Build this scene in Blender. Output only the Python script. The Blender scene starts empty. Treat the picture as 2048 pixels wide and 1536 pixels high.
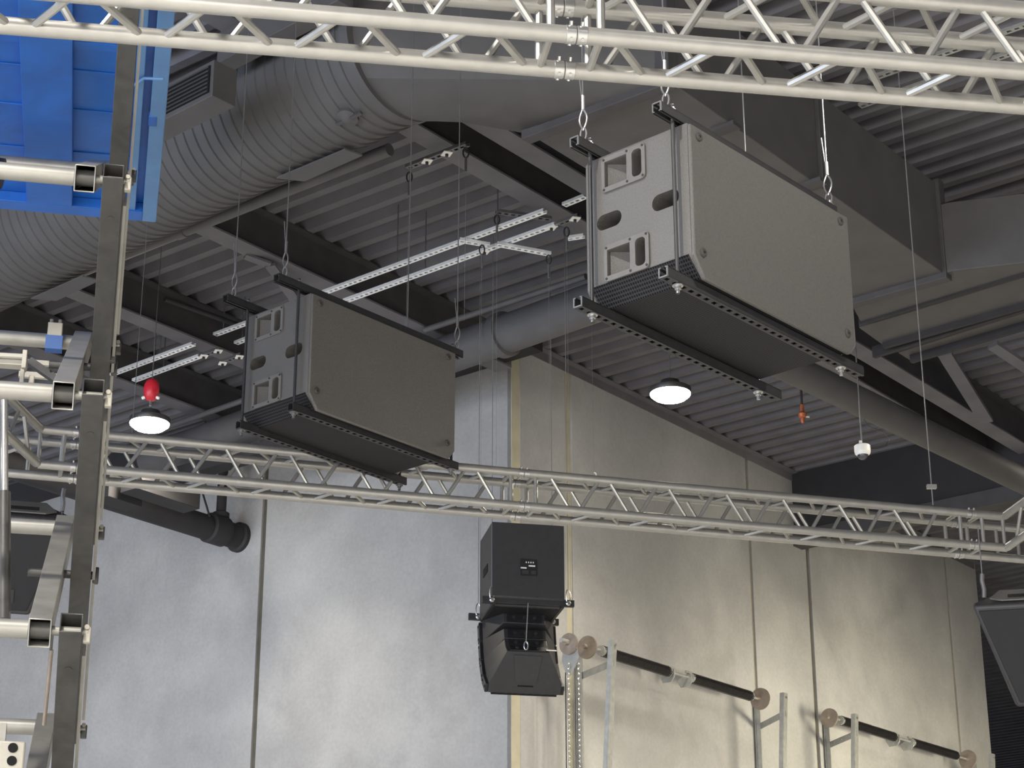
import bpy, math, random
from mathutils import Vector as V, Matrix as M
random.seed(7)
sc = bpy.context.scene
COL = sc.collection
R = math.radians

# ------------------------------------------------------------------ camera, world, lights, exposure
F = 4050.0; TH = R(21.5); CAM = V((0, 0, 1.6))
FW = V((0, math.cos(TH), math.sin(TH))); UPV = V((0, -math.sin(TH), math.cos(TH)))
cam = bpy.data.cameras.new('camera'); co = bpy.data.objects.new('camera', cam); COL.objects.link(co)
co.location = CAM; co.rotation_euler = (math.pi/2 + TH, 0, 0)
cam.sensor_width = 36; cam.lens = F/2048*36; cam.clip_end = 300; cam.clip_start = .05
sc.camera = co
w = bpy.data.worlds.new('hall_ambient'); sc.world = w; w.use_nodes = True
w.node_tree.nodes['Background'].inputs[0].default_value = (.62, .66, .76, 1)
w.node_tree.nodes['Background'].inputs[1].default_value = .16
sc.view_settings.view_transform = 'Standard'; sc.view_settings.look = 'None'
sc.view_settings.gamma = 1; sc.view_settings.use_curve_mapping = False
sc.view_settings.exposure = 1.2

def spot(loc, energy, color, angle=140, blend=.6, size=.16, rot=(0, 0, 0)):
    l = bpy.data.lights.new('bay_or_fill_spot', 'SPOT'); l.energy = energy; l.color = color
    l.spot_size = R(angle); l.spot_blend = blend; l.shadow_soft_size = size
    o = bpy.data.objects.new('bay_or_fill_spot', l); COL.objects.link(o); o.location = loc; o.rotation_euler = rot
    return o
def area(loc, target, sx, sy, energy, color, spread=180):
    l = bpy.data.lights.new('area_fill', 'AREA'); l.shape = 'RECTANGLE'; l.size = sx; l.size_y = sy
    l.energy = energy; l.color = color; l.spread = R(spread)
    o = bpy.data.objects.new('area_fill', l); COL.objects.link(o); o.location = loc
    d = V(target) - V(loc); o.rotation_euler = d.to_track_quat('-Z', 'Y').to_euler()
    return o
WARM = (1, .90, .74); NEUT = (1, .95, .87)
LAMP_A = V((1.51, 18.0, 8.59)); LAMP_B = V((-3.55, 18.6, 8.51))
spot(LAMP_A - V((0, 0, .12)), 120, WARM)
spot(LAMP_B - V((0, 0, .12)), 130, WARM)
# the rest of the hall's high bay grid, outside the frame
for x in (-9.5, -3.2, 3.2, 9.5):
    for y in (-7.0, -1.0):
        spot((x, y, 8.6), 1500, NEUT, 125, .5)
for (x, y, e) in ((9.0, 6.0, 450), (-9.0, 6.0, 1300), (-8.6, 17.0, 1100), (10.5, 13.0, 900)):
    spot((x, y, 8.6), e, NEUT, 130, .5)
# two lamps hung lower along the right wall, light the door gear from the upper right
spot((5.6, 16.4, 8.4), 330, WARM, 160, .5)
spot((7.6, 20.0, 9.0), 1000, WARM, 160, .4)
spot((3.6, 6.2, 7.4), 120, NEUT, 150, .5)  # fill spot added to lift the right subwoofer's long side
spot((-2.8, 3.0, 8.4), 800, NEUT, 150, .5)  # fill spot added as a front left key on the subwoofer ends
# added cool fill from the left, added warm fill from behind the camera
area((-16, 2, 3.5), (-3, 20, 5.0), 14, 6, 950, (.64, .77, 1.0))
area((-5, -14, 3.5), (0, 12, 5), 16, 6, 1300, (1, .95, .88))
# low fill light added to brighten the lower left wall
area((-15, 12, 2.4), (-5.0, 22.8, 2.4), 5, 3, 75, (1, .98, .92), 64)
# low warm fill added at the right to brighten the right wall
area((14, 16.5, 2.6), (4.0, 24.0, 2.2), 5, 3, 290, (1, .90, .66), 64)

# ------------------------------------------------------------------ helpers
def ray(px, py): return V(((px-1024)/F, 0, 0)) + UPV*(-(py-768)/F) + FW
def pd(px, py, d): return CAM + ray(px, py)*d
def pz(px, py, z):
    r = ray(px, py); return CAM + r*((z-1.6)/r.z)
def py_(px, py, Y):
    r = ray(px, py); return CAM + r*(Y/r.y)
def pl(px, py, n, c):
    r = ray(px, py); return CAM + r*((c - n.dot(CAM))/n.dot(r))
def project(P):
    q = P - CAM; d = q.dot(FW); return 1024 + F*q.x/d, 768 - F*q.dot(UPV)/d
K = V((0, 0, 1))
U = V((math.sin(R(38.45)), math.cos(R(38.45)), 0)); W = V((-U.y, U.x, 0))   # the building's two horizontal axes
CORNER = V((0, 19.0, 0)); ZC = 9.6

class MB:
    def __init__(s): s.v = []; s.f = []
    def add(s, vs, fs):
        b = len(s.v); s.v += [V(p) for p in vs]; s.f += [[b+i for i in f] for f in fs]; return s
    def box(s, c, ax, ay, az):                     # half vectors
        c = V(c); vs = [c+ax*i+ay*j+az*k for k in (-1, 1) for j in (-1, 1) for i in (-1, 1)]
        return s.add(vs, [(0, 2, 3, 1), (4, 5, 7, 6), (0, 1, 5, 4), (2, 6, 7, 3), (0, 4, 6, 2), (1, 3, 7, 5)])
    def bx(s, x0, x1, y0, y1, z0, z1):
        return s.box(((x0+x1)/2, (y0+y1)/2, (z0+z1)/2), V(((x1-x0)/2, 0, 0)), V((0, (y1-y0)/2, 0)), V((0, 0, (z1-z0)/2)))
    def tube(s, p, q, r, n=10, r2=None, cap=True):
        p = V(p); q = V(q); a = (q-p).normalized(); h = K if abs(a.z) < .9 else V((1, 0, 0))
        x = a.cross(h).normalized(); y = x.cross(a); r2 = r if r2 is None else r2
        vs = []
        for c, rr in ((p, r), (q, r2)):
            vs += [c + (x*math.cos(2*math.pi*i/n) + y*math.sin(2*math.pi*i/n))*rr for i in range(n)]
        fs = [(i, i+n, (i+1) % n+n, (i+1) % n) for i in range(n)]
        if cap: fs += [tuple(range(n)), tuple(range(2*n-1, n-1, -1))]
        return s.add(vs, fs)
    def path(s, pts, r, n=8, closed=False):
        pts = [V(p) for p in pts]; m = len(pts); vs = []; px = None
        for i, p in enumerate(pts):
            a = pts[(i+1) % m if closed else min(i+1, m-1)]; b = pts[(i-1) % m if closed else max(i-1, 0)]
            t = (a-b).normalized()
            if px is None:
                h = K if abs(t.z) < .9 else V((1, 0, 0)); px = t.cross(h).normalized()
            px = (px - t*px.dot(t)).normalized(); y = t.cross(px)
            vs += [p + (px*math.cos(2*math.pi*k/n) + y*math.sin(2*math.pi*k/n))*r for k in range(n)]
        fs = []
        for i in range(m if closed else m-1):
            j = (i+1) % m
            fs += [(i*n+k, i*n+(k+1) % n, j*n+(k+1) % n, j*n+k) for k in range(n)]
        if not closed: fs += [tuple(range(n-1, -1, -1)), tuple(range((m-1)*n, m*n))]
        return s.add(vs, fs)
    def prism(s, poly, vec):
        n = len(poly); vec = V(vec); vs = [V(p) for p in poly] + [V(p)+vec for p in poly]
        return s.add(vs, [tuple(range(n-1, -1, -1)), tuple(range(n, 2*n))] + [(i, (i+1) % n, (i+1) % n+n, i+n) for i in range(n)])
    def lathe(s, c, axis, prof, n=24):             # prof: (radius, along)
        c = V(c); a = V(axis).normalized(); h = K if abs(a.z) < .9 else V((1, 0, 0))
        x = a.cross(h).normalized(); y = x.cross(a); m = len(prof); vs = []
        for (r, t) in prof: vs += [c+a*t+(x*math.cos(2*math.pi*k/n)+y*math.sin(2*math.pi*k/n))*max(r, 1e-5) for k in range(n)]
        fs = [(i*n+k, i*n+(k+1) % n, (i+1)*n+(k+1) % n, (i+1)*n+k) for i in range(m-1) for k in range(n)]
        fs += [tuple(range(n-1, -1, -1)), tuple(range((m-1)*n, m*n))]
        return s.add(vs, fs)
    def boxtube(s, p, q, side, hs, hh, t):         # hollow square tube open at both ends
        p = V(p); q = V(q); a = (q-p).normalized(); sd = V(side); sd = (sd-a*sd.dot(a)).normalized(); up = sd.cross(a).normalized()
        vs = []
        for c in (p, q):
            for (i, j) in ((hs, hh), (hs-t, hh-t)):
                vs += [c+sd*i+up*j, c-sd*i+up*j, c-sd*i-up*j, c+sd*i-up*j]
        fs = []
        for k in range(4):
            l = (k+1) % 4
            fs += [(k, l, 8+l, 8+k), (4+k, 12+k, 12+l, 4+l), (k, 4+k, 4+l, l), (8+k, 8+l, 12+l, 12+k)]
        return s.add(vs, fs)
    def build(s, name, mat, parent=None, bevel=0, ang=35, local=False, kind=None):
        off = V((0, 0, 0))
        if parent is not None and not local:
            r = parent
            while r is not None: off += r.location; r = r.parent
        me = bpy.data.meshes.new(name); me.from_pydata([p-off for p in s.v], [], s.f); me.validate()
        import bmesh
        bm = bmesh.new(); bm.from_mesh(me); bmesh.ops.recalc_face_normals(bm, faces=bm.faces); bm.to_mesh(me); bm.free()
        me.materials.append(mat)
        me.polygons.foreach_set('use_smooth', [True]*len(me.polygons)); me.set_sharp_from_angle(angle=R(ang))
        o = bpy.data.objects.new(name, me); COL.objects.link(o)
        if parent is not None: o.parent = parent
        if bevel:
            b = o.modifiers.new('bevel', 'BEVEL'); b.width = bevel; b.segments = 2; b.limit_method = 'ANGLE'; b.angle_limit = R(40)
        if kind: o['kind'] = kind
        return o

def tag(o, label, cat, group=None):
    o['label'] = label; o['category'] = cat
    if group: o['group'] = group
    return o
def thing(name, label, cat, loc=(0, 0, 0), rz=0, group=None):
    o = bpy.data.objects.new(name, None); COL.objects.link(o); o.location = loc; o.rotation_euler = (0, 0, rz)
    o.empty_display_size = .1
    return tag(o, label, cat, group)
def struct(o): o['kind'] = 'structure'; return o
def copy_tree(o, parent=None):
    c = o.copy(); COL.objects.link(c)
    if parent: c.parent = parent
    for ch in list(o.children): copy_tree(ch, c)
    return c
def cut(o, cm):                                    # boolean difference with the shapes in builder cm
    c = cm.build('cutter', MAT['void'], None); c.location = (0, 0, 0)
    par = o.parent; o.parent = None
    b = o.modifiers.new('cut', 'BOOLEAN'); b.object = c; b.operation = 'DIFFERENCE'; b.solver = 'EXACT'
    dg = bpy.context.evaluated_depsgraph_get(); dg.update()
    me = bpy.data.meshes.new_from_object(o.evaluated_get(dg)); me.name = o.name
    o.modifiers.clear(); o.data = me; o.parent = par
    me.set_sharp_from_angle(angle=R(35))
    bpy.data.objects.remove(c)

# ------------------------------------------------------------------ materials
MAT = {}
def mat(name, col, rough=.6, metal=0, noise=0, nscale=8, bump=0, bscale=60, emit=None, spec=.5, col2=None, distort=0, detail=6):
    m = bpy.data.materials.new(name); m.use_nodes = True; nt = m.node_tree; N = nt.nodes; L = nt.links
    b = N['Principled BSDF']; b.inputs['Base Color'].default_value = (*col, 1); b.inputs['Roughness'].default_value = rough
    b.inputs['Metallic'].default_value = metal; b.inputs['Specular IOR Level'].default_value = spec
    tc = N.new('ShaderNodeTexCoord')
    if noise or col2:
        t = N.new('ShaderNodeTexNoise'); t.inputs['Scale'].default_value = nscale; t.inputs['Detail'].default_value = detail
        t.inputs['Distortion'].default_value = distort
        L.new(tc.outputs['Object'], t.inputs['Vector'])
        r = N.new('ShaderNodeValToRGB'); r.color_ramp.elements[0].position = .3; r.color_ramp.elements[1].position = .7
        c2 = col2 or tuple(min(1, c*(1+noise)) for c in col); c1 = col if col2 else tuple(c*(1-noise) for c in col)
        r.color_ramp.elements[0].color = (*c1, 1); r.color_ramp.elements[1].color = (*c2, 1)
        L.new(t.outputs['Fac'], r.inputs['Fac']); L.new(r.outputs['Color'], b.inputs['Base Color'])
    if bump:
        t2 = N.new('ShaderNodeTexNoise'); t2.inputs['Scale'].default_value = bscale; t2.inputs['Detail'].default_value = 3
        L.new(tc.outputs['Object'], t2.inputs['Vector'])
        bp = N.new('ShaderNodeBump'); bp.inputs['Strength'].default_value = bump; bp.inputs['Distance'].default_value = .01
        L.new(t2.outputs['Fac'], bp.inputs['Height']); L.new(bp.outputs['Normal'], b.inputs['Normal'])
    if emit:
        b.inputs['Emission Color'].default_value = (*emit[0], 1); b.inputs['Emission Strength'].default_value = emit[1]
    MAT[name] = m
    return m
def concrete(name, base, dark, light):
    m = bpy.data.materials.new(name); m.use_nodes = True; nt = m.node_tree; N = nt.nodes; L = nt.links
    b = N['Principled BSDF']; b.inputs['Roughness'].default_value = .62; b.inputs['Specular IOR Level'].default_value = .35
    tc = N.new('ShaderNodeTexCoord')
    def noise(scale, detail, dist, sz=1.0):
        mp = N.new('ShaderNodeMapping'); mp.inputs['Scale'].default_value = (1, 1, sz)
        t = N.new('ShaderNodeTexNoise'); t.inputs['Scale'].default_value = scale; t.inputs['Detail'].default_value = detail
        t.inputs['Distortion'].default_value = dist
        L.new(tc.outputs['Object'], mp.inputs['Vector']); L.new(mp.outputs['Vector'], t.inputs['Vector']); return t
    def ramp(t, a, ca, z, cz):
        r = N.new('ShaderNodeValToRGB'); e = r.color_ramp.elements
        e[0].position = a; e[0].color = (*ca, 1); e[1].position = z; e[1].color = (*cz, 1)
        L.new(t.outputs['Fac'], r.inputs['Fac']); return r
    def mix(kind, fac, a, bb):
        x = N.new('ShaderNodeMix'); x.data_type = 'RGBA'; x.blend_type = kind; x.inputs[0].default_value = fac
        L.new(a.outputs[0] if a.bl_idname != 'ShaderNodeMix' else a.outputs[2], x.inputs[6]); L.new(bb.outputs[0], x.inputs[7]); return x
    big = ramp(noise(.45, 5, .3), .34, dark, .70, light)
    mid = ramp(noise(2.2, 9, .2), .3, (.90, .90, .90), .68, (1.05, 1.05, 1.05))
    stain = ramp(noise(1.1, 10, .5), .58, (1, 1, 1), .80, (.70, .69, .69))
    fine = ramp(noise(26, 6, .4), .3, (.90, .90, .90), .7, (1.05, 1.05, 1.05))
    x = mix('MULTIPLY', .8, big, mid); x = mix('MULTIPLY', .7, x, stain); x = mix('MULTIPLY', .7, x, fine)
    L.new(x.outputs[2], b.inputs['Base Color'])
    bp = N.new('ShaderNodeBump'); bp.inputs['Strength'].default_value = .25; bp.inputs['Distance'].default_value = .006
    L.new(noise(9, 6, .5).outputs['Fac'], bp.inputs['Height']); L.new(bp.outputs['Normal'], b.inputs['Normal'])
    MAT[name] = m
concrete('concrete', (.4, .4, .4), (.275, .275, .282), (.43, .43, .43))
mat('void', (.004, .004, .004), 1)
mat('floor_concrete', (.46, .45, .43), .45, noise=.12, nscale=2)
mat('deck_paint', (.130, .127, .140), .75, noise=.12, nscale=3, spec=.3)
mat('beam_paint', (.062, .060, .064), .7, noise=.12, nscale=5, spec=.3)
mat('duct_paint', (.075, .073, .075), .62, noise=.10, nscale=4, bump=.05, bscale=30, spec=.4)
mat('dark_paint', (.030, .029, .032), .7, noise=.1, nscale=5, spec=.3)
mat('pipe_paint', (.085, .083, .088), .55, noise=.1, nscale=5)
mat('sealant', (.22, .20, .15), .8, noise=.15, nscale=6)
mat('sealant_dark', (.085, .08, .06), .8, noise=.2, nscale=6)
mat('pale_strip', (.40, .375, .285), .7, noise=.12, nscale=5)
mat('aluminium', (.36, .354, .334), .36, .6, noise=.07, nscale=14, bump=.02, bscale=200)
mat('bright_steel', (.48, .48, .47), .30, .85)
mat('galvanised', (.42, .43, .42), .42, .55, noise=.12, nscale=18)
mat('tray_galvanised', (.84, .86, .88), .5, .3, noise=.06, nscale=18)
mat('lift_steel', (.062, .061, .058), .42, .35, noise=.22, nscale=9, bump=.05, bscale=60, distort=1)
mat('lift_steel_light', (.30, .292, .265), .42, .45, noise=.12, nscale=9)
mat('lift_cream', (.36, .34, .29), .5, .1, noise=.08, nscale=9)
mat('lift_blue', (.010, .105, .42), .42, noise=.18, nscale=3, bump=.12, bscale=14, distort=1)
mat('lift_blue_pale', (.085, .20, .40), .45, noise=.10, nscale=5)
mat('cabinet_texture', (.098, .094, .088), .50, noise=.14, nscale=160, bump=.35, bscale=330, spec=.6, detail=2)
mat('cabinet_smooth', (.030, .030, .032), .5, noise=.1, nscale=20, bump=.1, bscale=250)
mat('handle_plastic', (.13, .125, .118), .42, noise=.06, nscale=30)
mat('black_metal', (.020, .020, .022), .55, 0, noise=.2, nscale=25)
mat('black_plastic', (.014, .014, .016), .4, noise=.15, nscale=25)
mat('grille_cloth', (.013, .013, .015), .8, noise=.2, nscale=240)
mat('rubber', (.05, .049, .047), .6, noise=.1, nscale=30)
mat('spring_black', (.020, .019, .021), .35, .3, noise=.2, nscale=30)
mat('drum_brown', (.30, .25, .21), .45, .4, noise=.18, nscale=14)
mat('red_plastic', (.55, .02, .035), .38, noise=.1, nscale=12)
mat('orange_brass', (.42, .12, .05), .45, .3, noise=.15, nscale=20)
mat('white_plastic', (.80, .79, .75), .4, noise=.03, nscale=10)
mat('smoked_dome', (.05, .05, .06), .08, 0, noise=.05, nscale=4, spec=.8)
mat('label_white', (.72, .72, .70), .5, noise=.04, nscale=40)
mat('label_grey', (.16, .16, .16), .5, noise=.04, nscale=40)
mat('sticker_blue', (.02, .09, .30), .4, noise=.06, nscale=20)
mat('lamp_glow', (1, .95, .85), .4, emit=((1.0, .90, .72), 40))
mat('lamp_housing', (.06, .06, .06), .4, .4, noise=.1, nscale=10)
mat('wire', (.30, .30, .29), .4, .6, noise=.1, nscale=30)
mat('wire_dark', (.16, .16, .165), .5, .5, noise=.1, nscale=30)
def grille_mat():
    m = bpy.data.materials.new('grille_mesh'); m.use_nodes = True; N = m.node_tree.nodes; L = m.node_tree.links
    b = N['Principled BSDF']; b.inputs['Roughness'].default_value = .6; b.inputs['Specular IOR Level'].default_value = .12
    tc = N.new('ShaderNodeTexCoord'); vo = N.new('ShaderNodeTexVoronoi'); vo.voronoi_dimensions = '2D'; vo.inputs['Scale'].default_value = 85; vo.inputs['Randomness'].default_value = 0
    r = N.new('ShaderNodeValToRGB'); r.color_ramp.elements[0].position = .30; r.color_ramp.elements[0].color = (.004, .004, .005, 1)
    r.color_ramp.elements[1].position = .42; r.color_ramp.elements[1].color = (.030, .030, .033, 1)
    L.new(tc.outputs['Object'], vo.inputs['Vector']); L.new(vo.outputs['Distance'], r.inputs['Fac']); L.new(r.outputs['Color'], b.inputs['Base Color'])
    MAT['grille'] = m
grille_mat()

# ------------------------------------------------------------------ setting: floor, walls, roof deck
fl = MB().bx(-40, 45, -30, 60, -.2, 0).build('floor', MAT['floor_concrete']); struct(fl)

# deck: trapezoidal ribs running along W, stepping along U
def deck():
    m = MB(); pitch = .25; w0, w1 = -14.0, 34.0; prof = []
    u = -2.0
    while u < 40:
        prof += [(u, .09), (u+.035, 0.0), (u+.115, 0.0), (u+.15, .09)]; u += pitch
    vs = []
    for (uu, dz) in prof:
        for ww in (w0, w1): vs.append(U*uu + W*ww + K*(ZC+dz))
    fs = [(2*i, 2*i+1, 2*i+3, 2*i+2) for i in range(len(prof)-1)]
    m.add(vs, fs)
    n = len(vs)
    m.add([U*-2+W*w0+K*(ZC+.2), U*-2+W*w1+K*(ZC+.2), U*40+W*w1+K*(ZC+.2), U*40+W*w0+K*(ZC+.2)], [(0, 1, 2, 3)])
    o = m.build('ceiling', MAT['deck_paint'], ang=20); struct(o)
deck()

def wall(name, axis, nrm, spans, joints, L1, backmat):
    # nrm points into the hall; spans are (t0, t1) panels proud of a recessed backing
    root = MB().prism([CORNER+axis*.062-nrm*.06, CORNER+axis*L1-nrm*.06, CORNER+axis*L1-nrm*.3, CORNER+axis*.062-nrm*.3], K*ZC).build(name, backmat); struct(root)
    for (a, b) in spans:
        MB().prism([CORNER+axis*a, CORNER+axis*b, CORNER+axis*b-nrm*.058, CORNER+axis*a-nrm*.058], K*ZC).build('concrete_panel', MAT['concrete'], root, bevel=.006)
    for (a, b, mm, dep) in joints:
        MB().prism([CORNER+axis*a-nrm*dep, CORNER+axis*b-nrm*dep, CORNER+axis*b-nrm*.058, CORNER+axis*a-nrm*.058], K*(ZC-.02)).build('joint_seal', MAT[mm], root)
    return root
nL = -U; nR = -W
wall('wall_left', W, nL, [(.006, 3.43), (3.50, 6.9), (6.96, 10.4), (10.46, 14)], [(3.43, 3.50, 'sealant_dark', .03), (6.9, 6.96, 'sealant_dark', .03), (10.4, 10.46, 'sealant_dark', .03)], 14, MAT['sealant_dark'])
wall('wall_right', U, nR, [(.13, .89), (1.0, 4.40), (4.46, 5.70), (5.78, 9.40), (9.46, 10.35)],
     [(0, .13, 'pale_strip', .004), (.89, 1.0, 'pale_strip', .02), (4.40, 4.46, 'sealant', .025), (5.70, 5.78, 'sealant_dark', .03), (9.40, 9.46, 'sealant', .02)], 10.35, MAT['sealant_dark'])
# far wall beyond the end of the right wall, its shade put into the colour
o = MB().prism([U*31+W*-25, U*31+W*13, U*31.3+W*13, U*31.3+W*-25], K*ZC).build('wall_back', MAT['dark_paint']); struct(o)
# black bulkhead dropping from the roof across the right wall, with a lighter beam along its foot
ub = U.dot(CORNER)+5.45; w0 = W.dot(CORNER)
o = MB().prism([U*ub+W*w0, U*(ub+.12)+W*w0, U*(ub+.12)+W*(w0-8), U*ub+W*(w0-8)], K*.82); 
for i, p in enumerate(o.v): p.z += 8.85
struct(o.build('trim_1', MAT['dark_paint']))
o = MB().box(U*(ub+.06)+W*(w0-4)+K*8.76, U*.10, W*4, K*.09).build('trim_2', MAT['beam_paint']); struct(o)
# ledger angle along the top of the right wall; eave beam along the top of the left wall
o = MB().prism([CORNER+nR*.0+K*(ZC-.10), CORNER+nR*.012+K*(ZC-.10), CORNER+nR*.012+K*(ZC-.012), CORNER+nR*.09+K*(ZC-.012), CORNER+nR*.09+K*ZC, CORNER+K*ZC], U*10.3).build('trim_3', MAT['deck_paint']); struct(o)
o = MB().box(CORNER+nL*.10+W*6.5+K*(ZC-.14), nL*.09, W*6.9, K*.13).build('trim_4', MAT['dark_paint']); struct(o)

# ------------------------------------------------------------------ roof beams (I sections along U)
def roof_beam(px, py, u0, u1, label, z=9.2, fw=.10):
    P = pz(px, py, z); ww = P.dot(W)
    t = thing('roof_beam', label, 'beam', U*u0+W*ww+K*z, group='steel roof beams under the deck')
    c = U*((u0+u1)/2)+W*ww; h = (u1-u0)/2
    MB().box(c+K*(z+.009), U*h, W*fw, K*.009).build('bottom_flange', MAT['deck_paint'], t)
    MB().box(c+K*(z+.2), U*h, W*.012, K*.182).build('web', MAT['beam_paint'], t)
    MB().box(c+K*(z+.391), U*h, W*fw, K*.009).build('top_flange', MAT['beam_paint'], t)
    return t
UL = U.dot(CORNER)-.12
roof_beam(310, 655, 3, UL, 'dark roof beam passing behind the red cord reel and left lamp, second from the left wall')
roof_beam(650, 573, 3, UL, 'dark roof beam crossing just above the left hung subwoofer')
roof_beam(960, 340, 3, 30, 'dark roof beam emerging from the big ribbed duct toward the right subwoofer')
roof_beam(365, 815, 3, UL, 'dark roof beam nearest the left wall, right behind the left ceiling lamp')
roof_beam(1880, 800, 8, 30, 'dark roof beam above the pipe at far right, over the dome camera')
for (a, b, lb) in (((1889, 707), (1973, 842), 'grey diagonal roof brace at far right below the flat duct'), ((1985, 690), (2090, 760), 'grey roof brace at the right edge beside the flat duct')):
    P = pz(*a, 9.3); Q = pz(*b, 9.05)
    d = (Q-P).normalized(); s = d.cross(K).normalized()
    o = MB().box((P+Q)/2, (Q-P)/2, s*.07, K*.02).build('diagonal_brace', MAT['deck_paint']); tag(o, lb, 'brace')
P = pz(490, 512, 9.2); Q = pz(540, 530, 9.15); S = pz(592, 602, 9.0)
t = thing('knee_brace', 'bent grey steel brace joining the roof beam above the left subwoofer', 'brace', P)
for a, b in ((P, Q), (Q, S)):
    d = (b-a); s = d.cross(K).normalized(); MB().box((a+b)/2, d/2, s*.05, K*.012).build('brace_plate', MAT['deck_paint'], t)

# ------------------------------------------------------------------ big ribbed round duct
AX = V((math.sin(R(-48.3)), math.cos(R(-48.3)), 0))     # runs away to the left
RC = pd(617, 190, 14.4); DR = .49
def axis_at(px):
    lo, hi = -6.0, 14.0
    for _ in range(60):
        m = (lo+hi)/2
        if project(RC+AX*m)[0] > px: lo = m
        else: hi = m
    return (lo+hi)/2
te = axis_at(790); tl = te + 7.2
dt = thing('spiral_duct', 'large round ribbed grey air duct under the roof at upper left', 'duct', RC+AX*te)
prof = []; x = te
while x < tl:
    prof += [(DR, x), (DR, x+.074), (DR+.012, x+.080), (DR+.012, x+.092), (DR, x+.098)]; x += .10
m = MB().lathe(RC, AX, prof, 72); m.build('duct_shell', MAT['duct_paint'], dt, ang=15)
def side_box(px, name, dist=0, up=.0):
    tc = axis_at(px); c = RC+AX*tc
    side = AX.cross(K)          # toward the camera-right? choose the left-front side
    return c, side
# grille boxes (side outlets) on the camera side of the duct
def outlet(pixb, z, ln, dep, hgt):
    # pixb: bottom near-right corner of the grille face seen at (px, py)
    P = pz(*pixb, z); back = V((-AX.y, AX.x, 0))
    if back.y < 0: back = -back
    b = MB().box(P+AX*(ln/2)+back*(dep/2)+K*(hgt/2), AX*(ln/2), back*(dep/2), K*(hgt/2)).build('outlet_box', MAT['duct_paint'], dt, bevel=.004)
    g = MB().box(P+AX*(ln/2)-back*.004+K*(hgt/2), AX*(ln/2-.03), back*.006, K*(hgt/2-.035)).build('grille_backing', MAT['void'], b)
    for k in range(7):
        zz = .045+(hgt-.09)*k/6
        MB().box(P+AX*(ln/2)-back*.012+K*zz, AX*(ln/2-.03), back*.010+K*.008, K*.004-back*.003).build('grille_slat', MAT['dark_paint'], b)
    return P
outlet((424, 191), 8.20, .80, .20, .27)
P = pz(433, 127, 8.75); bk = V((-AX.y, AX.x, 0)); bk = bk if bk.y > 0 else -bk
MB().box(P-AX*.6+bk*.07+K*.12, AX*.6, bk*.07, K*.12).build('outlet_box', MAT['duct_paint'], dt, bevel=.004)
# hanger plates under the duct
for (a, b) in (((553, 357), (690, 300)), ((62, 598), (165, 553))):
    P = pz(*a, 8.26); Q = pz(*b, 8.26); d = Q-P; back = K.cross(d).normalized()
    if back.y < 0: back = -back
    MB().prism([P, Q, Q+back*.14+d*.05, P+back*.16+d*.18], K*.012).build('hanger_plate', MAT['duct_paint'], dt)
P = RC+AX*axis_at(735); q = pd(703, 256, 13.6)
n_ = (q-P); n_ = (n_-AX*n_.dot(AX)).normalized()
MB().lathe(P+n_*DR, n_, [(.075, -.02), (.075, .02), (.05, .03), (.02, .05)], 20).build('test_port', MAT['duct_paint'], dt)
MB().box(P+n_*(DR+.03)+AX*-.02, AX*.12, n_*.01, n_.cross(AX)*.012).build('port_lever', MAT['beam_paint'], dt)

# ------------------------------------------------------------------ flat rectangular duct
ZB = 8.3
near_w = pz(1336, 183, ZB).dot(W); far_w = pz(1110, 300, ZB).dot(W); u_s = pz(1150, 233, ZB).dot(U); u_e = pz(1800, 575, ZB).dot(U)
near_w = (near_w + pz(1905, 540, ZB).dot(W))/2
rd = thing('rectangular_duct', 'dark flat rectangular air duct spanning the roof behind the right subwoofer', 'duct', U*u_s+W*near_w+K*ZB)
HH = .80
# transition from the round end to the flat run
n = 48; c1 = RC+AX*te; side = AX.cross(K).normalized()
if side.x > 0: side = -side
vs = [c1 - K*DR*math.cos(2*math.pi*i/n) + side*DR*math.sin(2*math.pi*i/n) for i in range(n)]
def rectpt(f):
    # perimeter of the rectangle starting at bottom middle going toward near side
    wd = near_w-far_w; seq = [(0, 0), (.5, 0), (.5, 1), (-.5, 1), (-.5, 0), (0, 0)]
    f = f*8 ; marks = [0, 1, 3, 5, 7, 8]
    for i in range(5):
        if f <= marks[i+1]:
            t = (f-marks[i])/(marks[i+1]-marks[i]); a = seq[i]; b = seq[i+1]
            return (a[0]+(b[0]-a[0])*t, a[1]+(b[1]-a[1])*t)
for i in range(n):
    a, b = rectpt(i/n); vs.append(U*u_s + W*((near_w+far_w)/2 + a*(near_w-far_w)) + K*(ZB+b*HH))
fs = [(i, (i+1) % n, (i+1) % n+n, i+n) for i in range(n)]
MB().add(vs, fs).build('transition_piece', MAT['duct_paint'], rd, ang=40)
MB().lathe(c1, AX, [(DR+.02, -.05), (DR+.02, .03)], 48).build('collar', MAT['duct_paint'], rd)
def duct_piece(name, poly, z, h, m='duct_paint'):
    return MB().prism([V((p.x, p.y, z)) for p in poly], K*h).build(name, MAT[m], rd, bevel=.006)
um = (u_s+u_e)/2
for (a, b) in ((u_s+.03, um-.015), (um+.015, u_e-.03)):
    duct_piece('duct_section', [U*a+W*near_w, U*b+W*near_w, U*b+W*far_w, U*a+W*far_w], ZB, HH)
for a, e in ((u_s, .05), (u_e, .05), (um, .012)):
    x0 = -.03 if near_w < far_w else .03
    duct_piece('flange', [U*(a-e)+W*(near_w+x0), U*(a+e)+W*(near_w+x0), U*(a+e)+W*(far_w-x0), U*(a-e)+W*(far_w-x0)], ZB-.05 if e > .02 else ZB-.006, HH+.08, 'beam_paint')
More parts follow.
